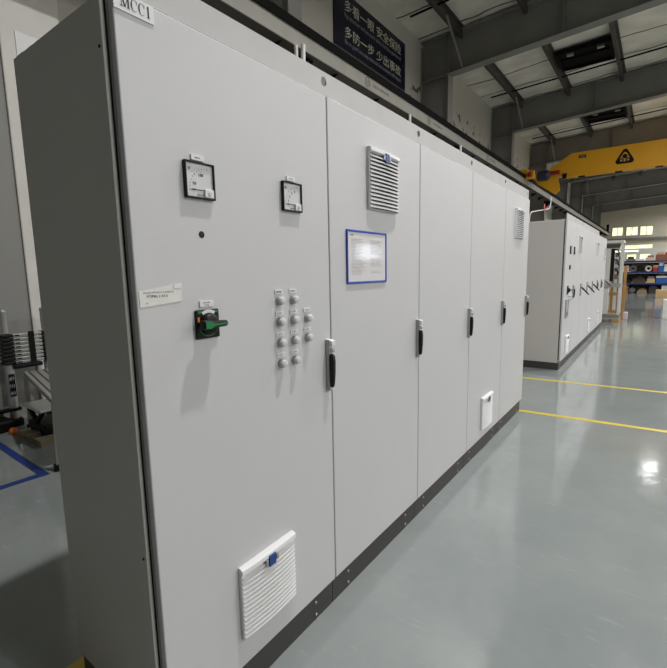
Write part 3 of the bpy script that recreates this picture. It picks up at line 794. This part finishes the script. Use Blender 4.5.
MB().box(-.9,.9,.05,.108,-.06,.10).build('housing', M['white'], tl); MB().cyl((-.88,.0,.0),(.88,.0,.0),.045,12).build('tube', M['tube_glow'], tl)
struct(MB().box(XL, 6, YF-.4, YF-.1, 4.02, 4.2).build('wall_beam', M['steel_paint']))

# ------------------------------------------------------------------ crane runway and crane
gd = empty('crane_runway_girder', (-3.26, 0, 0)); tag(gd, 'long grey crane runway girder with a dark rail on the side wall columns', 'girder')
GB, GT = 4.54, 4.80
m_ = MB(); m_.box(.0,.012,YB+.2,YF-.6,GB+.014,GT-.014); m_.build('web', M['girder'], gd)
MB().box(-.26,.022,YB+.2,YF-.6,GB,GB+.013).build('bottom_flange', M['purlin'], gd)  # dark colour paints in the shade of the girder underside
MB().box(-.14,.03,YB+.2,YF-.6,GT-.013,GT).build('top_flange', M['dark_steel'], gd)
MB().box(-.10,-.03,YB+.2,YF-.6,GT+.001,GT+.075).build('rail', M['dark_steel'], gd)
MB().box(.0305,.05,YB+.2,YF-.6,GT-.035,GT+.085).build('conductor_bar', M['dark_steel'], gd)
for k in range(40):
    yy = .3+1.3*k
    MB().prism([(-.26,GB-.001),(-.02,GB-.001),(-.26,GB-.13)], 'y', yy, yy+.02).build('gusset', M['dark_steel'], gd)
for yy in (1.75, 6.35, 8.9, 13.):
    ring = MB(); ring.torus((.0124,yy,GB+.13), .075, .006, 'x', 24, 6)
    for k in range(4): ring.box(.0122,.0130,yy-.05,yy+.05,GB+.09+.022*k,GB+.098+.022*k)
    ring.build('mill_stamp', M['mark'], gd)
    dashes(MB(), yy+.2, yy+.75, GB+.13, .06, .0122, 9, yy).build('mill_lettering', M['mark'], gd)

MB().box(-.14,.05,51.0,51.3,GT+.09,GT+.75).build('end_stop', M['dark_steel'], gd)
CY = 18.4
cr_ = empty('bridge_crane', (0, CY, 0)); tag(cr_, 'yellow overhead bridge crane with a black triangular emblem', 'crane')
gz0, gz1 = 4.79, 5.62
MB().prism([(-2.55,4.85),(-2.1,gz0+.06),(-2.1,gz0),(15,gz0),(15,gz1),(-1.85,gz1),(-2.75,5.06)], 'y', 0, .42).build('girder', M['crane'], cr_, bevel=.01)
MB().prism([(-2.75,5.05),(-2.55,4.86),(-2.3,4.86),(-2.2,4.35),(-2.35,4.2),(-3.0,4.66),(-3.165,4.90),(-3.165,5.05)], 'y', .03, .10).build('end_plate', M['crane'], cr_)
MB().box(-3.44,-3.17,-.95,1.6,4.89,5.10).build('end_carriage', M['crane'], cr_, bevel=.02)
MB().box(-3.19,-2.89,-1.05,-.955,4.70,5.00).build('carriage_head', M['crane'], cr_, bevel=.03)
MB().rev((-3.04,-1.06,4.85),(-3.04,-1.2,4.85),[(0,.08),(.08,.08),(.1,.05)],18).build('bumper', M['crane_red'], cr_)
MB().rev((-3.04,-1.0,5.005),(-3.04,-1.0,5.4),[(0,.04),(.08,.04),(.1,.02)],14).build('warning_lamp', M['crane_red'], cr_)
MB().rev((-2.90,-.55,4.84),(-2.42,-.55,4.84),[(0,.14),(.05,.19),(.36,.19),(.44,.12)],20).build('motor', M['motor'], cr_, smooth=True)
MB().rev((-2.6,-.2,4.97),(-2.2,-.2,4.97),[(0,.07),(.4,.07)],14).build('gear_shaft', M['crane_red'], cr_)
MB().box(-2.05,14.9,-.05,-.005,gz0-.03,gz0+.05).build('cable_track', M['crane'], cr_, bevel=.01)
MB().box(-2.12,-1.98,-.1,-.002,gz0-.05,gz0+.12).build('track_stop', M['black'], cr_)
for k in range(14): MB().box(-1.6+1.15*k,-1.38+1.15*k,-.04,.02,gz0-.075,gz0-.031).build('cable_hanger', M['black'], cr_)
np2 = MB(); np2.box(-1.62,-1.38,-.012,-.001,5.40,5.50); no2 = np2.build('rating_plate', M['ink'], cr_); MB().box(-1.58,-1.42,-.014,-.0125,5.425,5.475).build('rating_print', M['ink_grey'], no2)
# emblem: rounded triangle with an inner figure of three lobes
def tri(cx, cz, r, n=10, flat=1.):
    P = []
    for k in range(3):
        a = PI/2 + 2*PI*k/3
        vx, vz = cx+r*math.cos(a), cz+r*math.sin(a)*flat
        for j in range(n+1):
            b_ = a - PI/3.2 + 2*PI/3.2*j/n
            P.append((cx + (vx-cx)*.72 + r*.28*math.cos(b_), cz + (vz-cz)*.72 + r*.28*math.sin(b_)))
    return P
ex, ez = -.19, 5.19
em = MB().prism(tri(ex,ez,.30), 'y', -.008, -.001).build('emblem', M['black'], cr_)
MB().prism(tri(ex,ez,.19), 'y', -.012, -.0085).build('emblem_field', M['crane'], em)
q = MB()
for (a, b) in ((-.10,-.08),(.10,-.08),(0,.05)): q.rev((ex+a,-.0125,ez+b),(ex+a,-.03,ez+b),[(0,.075),(.004,.075)],20)
q.bar((ex-.1,-.0145,ez-.08),(ex,-.0145,ez+.13),.004,.04,(0,1,0)); q.bar((ex+.1,-.0145,ez-.08),(ex,-.0145,ez+.13),.004,.04,(0,1,0))
q.build('emblem_figure', M['black'], em)
q = MB()
for (a, b) in ((-.10,-.08),(.10,-.08)): q.rev((ex+a,-.0168,ez+b),(ex+a,-.03,ez+b),[(0,.035),(.003,.035)],16)
q.build('emblem_dot', M['carton_tan'], em)

# ------------------------------------------------------------------ safety sign on the wall
sg = empty('safety_sign', (XL, 6.82, 5.78)); tag(sg, 'dark navy safety sign with two rows of Chinese lettering high on the wall', 'sign')
SW, SH = 2.93, 1.06
MB().box(.002,.03,0,SW,0,SH).build('board', M['navy'], sg, bevel=.004)
def line(body, z, size, m, y0, y1, nm):
    o = text(body, size, m, nm, sg, 0, z, .0308)
    ys = [v.co.y for v in o.data.vertices]; a, b = min(ys), max(ys); k = (y1-y0)/(b-a)
    for v in o.data.vertices: v.co.y = y0 + (v.co.y-a)*k
line('多看一眼 安全保险', .745, .235, M['sign_text'], .36, 2.70, 'lettering')
line('多防一步 少出事故', .265, .235, M['sign_text'], .36, 2.70, 'lettering')
line('Pay attention and see more safety insurance guaranteed', .60, .13, M['sign_sub'], .36, 2.70, 'small_lettering')
line('Be on guard one step more and less accidents will happen', .125, .13, M['sign_sub'], .36, 2.70, 'small_lettering')

# ------------------------------------------------------------------ roof openings, conduits
for k in range(0, 6):
    y0 = BAY0 + 6*k + 2.95
    e = empty('roof_lantern', (-1.0, y0, roof_z(-1.)-.02)); 
    tag(e, 'dark framed opening in the roof, %s bay along the hall' % ['first', 'second', 'third', 'fourth', 'fifth', 'sixth'][k], 'roof opening', 'roof openings')
    m_ = MB(); m_.box(-.68,.64,0,.06,-.17,-.06).box(-.68,.64,1.2,1.26,-.17,-.06).box(-.68,-.62,.06,1.2,-.17,-.06).box(.58,.64,.06,1.2,-.17,-.06)
    m_.build('frame', M['dark_steel'], e)
    MB().box(-.62,.58,.06,1.2,-.10,-.065).build('dark_panel', M['dark_steel'], e)
    for xx in (-.42, .30): MB().box(xx,xx+.16,.2,.32,-.16,-.101).build('fitting', M['zinc'], e)
    MB().bar((-.6,.55,-.13),(.56,.55,-.13),.04,.04).build('bar', M['dark_steel'], e)
for k, (yy, l) in enumerate(((.99,'short white stub pipe standing on the first cabinet top'),(2.08,'short white stub pipe above the seam past the blue framed document'),(2.97,'short white stub pipe on the cabinet top above the low grille'))):
    o = MB().tube([(-.30,yy,2.074),(-.30,yy,2.40)], .008, 8).build('stub_pipe', M['white_paint'], smooth=True); tag(o, l, 'pipe', 'stub pipes on the cabinet tops')
o = MB().tube([(-.30,.985,2.074),(-.30,.99,2.29),(-.30,1.0,2.31),(-.30,1.025,2.325),(-.30,1.037,2.35),(-.30,1.038,2.42)], .010, 8).build('cable_tail', M['white_paint'], smooth=True); tag(o, 'curved white cable tail rising from the cabinet top beside a stub pipe', 'cable')
cdp = MB().tube([(-.5,6.22,2.076),(-.5,6.25,2.18),(-.5,6.35,2.23),(-.5,7.45,2.38),(-.5,7.6,2.41),(-.5,7.67,2.47),(-.5,7.70,2.60)], .007, 8).build('conduit', M['white_paint'], smooth=True); tag(cdp, 'thin bent white conduit rising from the top of the far cabinets', 'pipe')
o = MB().box(-.487,-.482,7.08,7.16,2.34,2.42).build('hanging_tag', M['red'], bevel=.002); tag(o, 'small red tag hanging on the bent white conduit', 'tag')

# ------------------------------------------------------------------ ladder corner behind the cabinets
ld = empty('telescopic_ladder', (-3.95, 1.07, 0)); tag(ld, 'collapsed aluminium telescopic ladder with black joints by the wall', 'ladder')
for s_ in (-1, 1):
    yy = .155*s_
    MB().rev((0,yy,.19),(0,yy,.68),[(0,.036),(.49,.036)],20).build('stile', M['alu'], ld, smooth=True)
    MB().rev((0,yy,.955),(0,yy,1.16),[(0,.026),(.17,.026),(.19,.03),(.205,.02)],16).build('stile_top', M['alu'], ld, smooth=True)
    for k in range(8):
        MB().box(-.045,.05,yy-.045,yy+.045,.682+.034*k,.709+.034*k).build('joint', M['black'], ld, bevel=.006)
    MB().box(-.06,.06,yy-.05,yy+.05,.131,.20).build('foot', M['black'], ld, bevel=.012)
MB().rev((-.05,-.24,.135),(-.05,-.24,1.10),[(0,.022),(.965,.022)],14).build('rear_stile', M['alu_dull'], ld, smooth=True)
MB().rev((-.05,-.31,.135),(-.05,-.31,.75),[(0,.018),(.615,.018)],14).build('rear_stile', M['alu_dull'], ld, smooth=True)
for k in range(8): MB().box(-.02,.048,-.109,.109,.684+.034*k,.707+.034*k).build('rung', M['alu'], ld, bevel=.004)
for k in range(8): MB().box(.0485,.052,-.100,-.065,.690+.034*k,.702+.034*k).build('catch', M['black'], ld)
MB().box(.050,.058,.0,.045,.66,.96).build('strap', M['black'], ld)
MB().box(-.03,.06,-.13,.09,.64,.675).build('lower_bracket', M['black'], ld, bevel=.006)
lb = MB(); lb.box(.0355,.0375,-.178,-.132,.40,.60); lbo = lb.build('warning_label', M['black'], ld)
q = MB()
for k in range(3): dashes(q, -.174, -.136, .43+.065*k, .035, .0376, 3, k)
q.build('label_print', M['ink_grey'], lbo)
MB().box(-.02,.045,-.34,-.11,.27,.295).build('tie_band', M['black'], ld)
MB().box(-.02,.16,-.40,-.215,.131,.23).build('stabiliser', M['black'], ld, bevel=.02)

for h in kids(ld):
    h.data.transform(Matrix.Translation((0,0,-.143)) @ Matrix.Scale(1.1, 4))
    for g in kids(h): g.data.transform(Matrix.Translation((0,0,-.143)) @ Matrix.Scale(1.1, 4))
wp = empty('work_platform', (-3.68, .99, 0)); wp.rotation_euler = (0,0,-.2); tag(wp, 'folding aluminium work platform with a grooved deck beside the ladder', 'work platform')
dk = MB(); dk.box(0,1.36,-.06,.20,.52,.56); dko = dk.build('deck', M['alu_dull'], wp, bevel=.006)
for k in range(4): MB().box(.01,1.35,-.03+.06*k,-.015+.06*k,.5602,.5615).build('groove', M['floor_spot'], dko)
for (xx, yy) in ((.04,-.05),(.04,.19),(1.33,-.05),(1.33,.19)):
    sx = -.05 if xx < .5 else -.10
    lg = MB().bar((xx,yy,.53),(xx+sx,yy,.03),.035,.03).build('leg', M['alu_dull'], wp)
    MB().box(xx+sx-.03,xx+sx+.03,yy-.03,yy+.03,0,.05).build('rubber_foot', M['black'], lg, bevel=.006)
for xx in (.015, 1.275): MB().bar((xx,-.05,.25),(xx,.19,.25),.025,.02).build('crossbar', M['alu_dull'], wp)

st = empty('step_stool', (-3.35, .97, .051)); tag(st, 'low white topped step stool with black folded legs under the platform', 'stool')
MB().box(-.2,.2,-.13,.12,.225,.25).build('top', M['white'], st, bevel=.006)
for s_ in (-1, 1):
    for yy in (-.09, .11): MB().bar((.16*s_,yy,.223),(-.12*s_,yy,.02),.03,.03).build('leg', M['black'], st)
MB().box(-.17,.17,-.10,.12,.02,.10).build('tray', M['black'], st, bevel=.01)
bd = MB().box(-3.60,-3.08,.80,1.16,.0,.05).build('flat_board', M['beige']); tag(bd, 'flat beige board with pale straps lying on the floor by the ladder', 'board')
for k in range(3): MB().bar((-3.55+.17*k,.805,.0512),(-3.5+.17*k,1.155,.0512),.012,.002).build('strap', M['white'], bd)
og = MB().sweep([[(-3.70+.05*math.cos(a)*s, .80+.035*math.sin(a)*s, z) for a in [2*PI*k/8 for k in range(8)]] for s, z in ((1,.002),(1.1,.02),(.8,.045),(.3,.055))])
tag(og.build('orange_cap', M['orange'], smooth=True), 'small orange cap on the floor at the ladder foot', 'cap')

# ------------------------------------------------------------------ lamps of the hall
def lamp(x, y, power, size=.24):
    z = 6.4
    e = empty('pendant_lamp', (x, y, z)); tag(e, 'round high bay lamp hanging under the roof over the open aisle', 'lamp', 'high bay lamps over the hall')
    MB().rev((0,0,.02),(0,0,.3),[(0,.20),(.04,.20),(.07,.12),(.22,.10),(.25,.05)],24).build('housing', M['lamp_body'], e)
    MB().cyl((0,0,.27),(0,0,roof_z(x)-z-.003),.008,8).build('rod', M['lamp_body'], e)
    ld_ = bpy.data.lights.new('lamp_light', 'AREA'); ld_.shape = 'DISK'; ld_.size = size; ld_.energy = power; ld_.color = (1, .985, .975)
    lo = bpy.data.objects.new('lamp_light', ld_); COL.objects.link(lo); lo.location = (0,0,0); lo.parent = e
lamp(1.1, 1.6, 205, .18); lamp(1.25, 7.2, 150); lamp(1.25, 19.6, 24, .5)
for k in range(2, 9): lamp(2.9, 1.2+6*k, 150)  # end-bay lamps, here and in the next rows, added to brighten the far wall
for k in range(0, 9):
    lamp(7.8, 1.2+6*k, 215 if k < 3 else 160); lamp(13.2, 1.2+6*k, 215 if k < 3 else 160)
# daylight windows of the opposite side wall
for k in range(2):
    e = struct(empty('window_%d' % (7+k), (XR, 25+7*k, 2.2)))
    m_ = MB(); m_.box(-.06,-.001,0,3.4,0,.07).box(-.06,-.001,0,3.4,1.13,1.2).box(-.06,-.001,0,.07,.07,1.13).box(-.06,-.001,3.33,3.4,.07,1.13).box(-.06,-.001,1.67,1.73,.07,1.13)
    m_.build('window_frame', M['window_frame'], e)
    MB().box(-.03,-.002,.07,3.33,.07,1.13).build('pane', M['pane_bright'], e)

w = bpy.data.worlds.new('world'); S.world = w; w.use_nodes = True
w.node_tree.nodes['Background'].inputs['Color'].default_value = (.8, .87, 1, 1)
w.node_tree.nodes['Background'].inputs['Strength'].default_value = .2
S.view_settings.view_transform = 'Standard'; S.view_settings.look = 'None'
S.view_settings.exposure = .07; S.view_settings.gamma = 1.
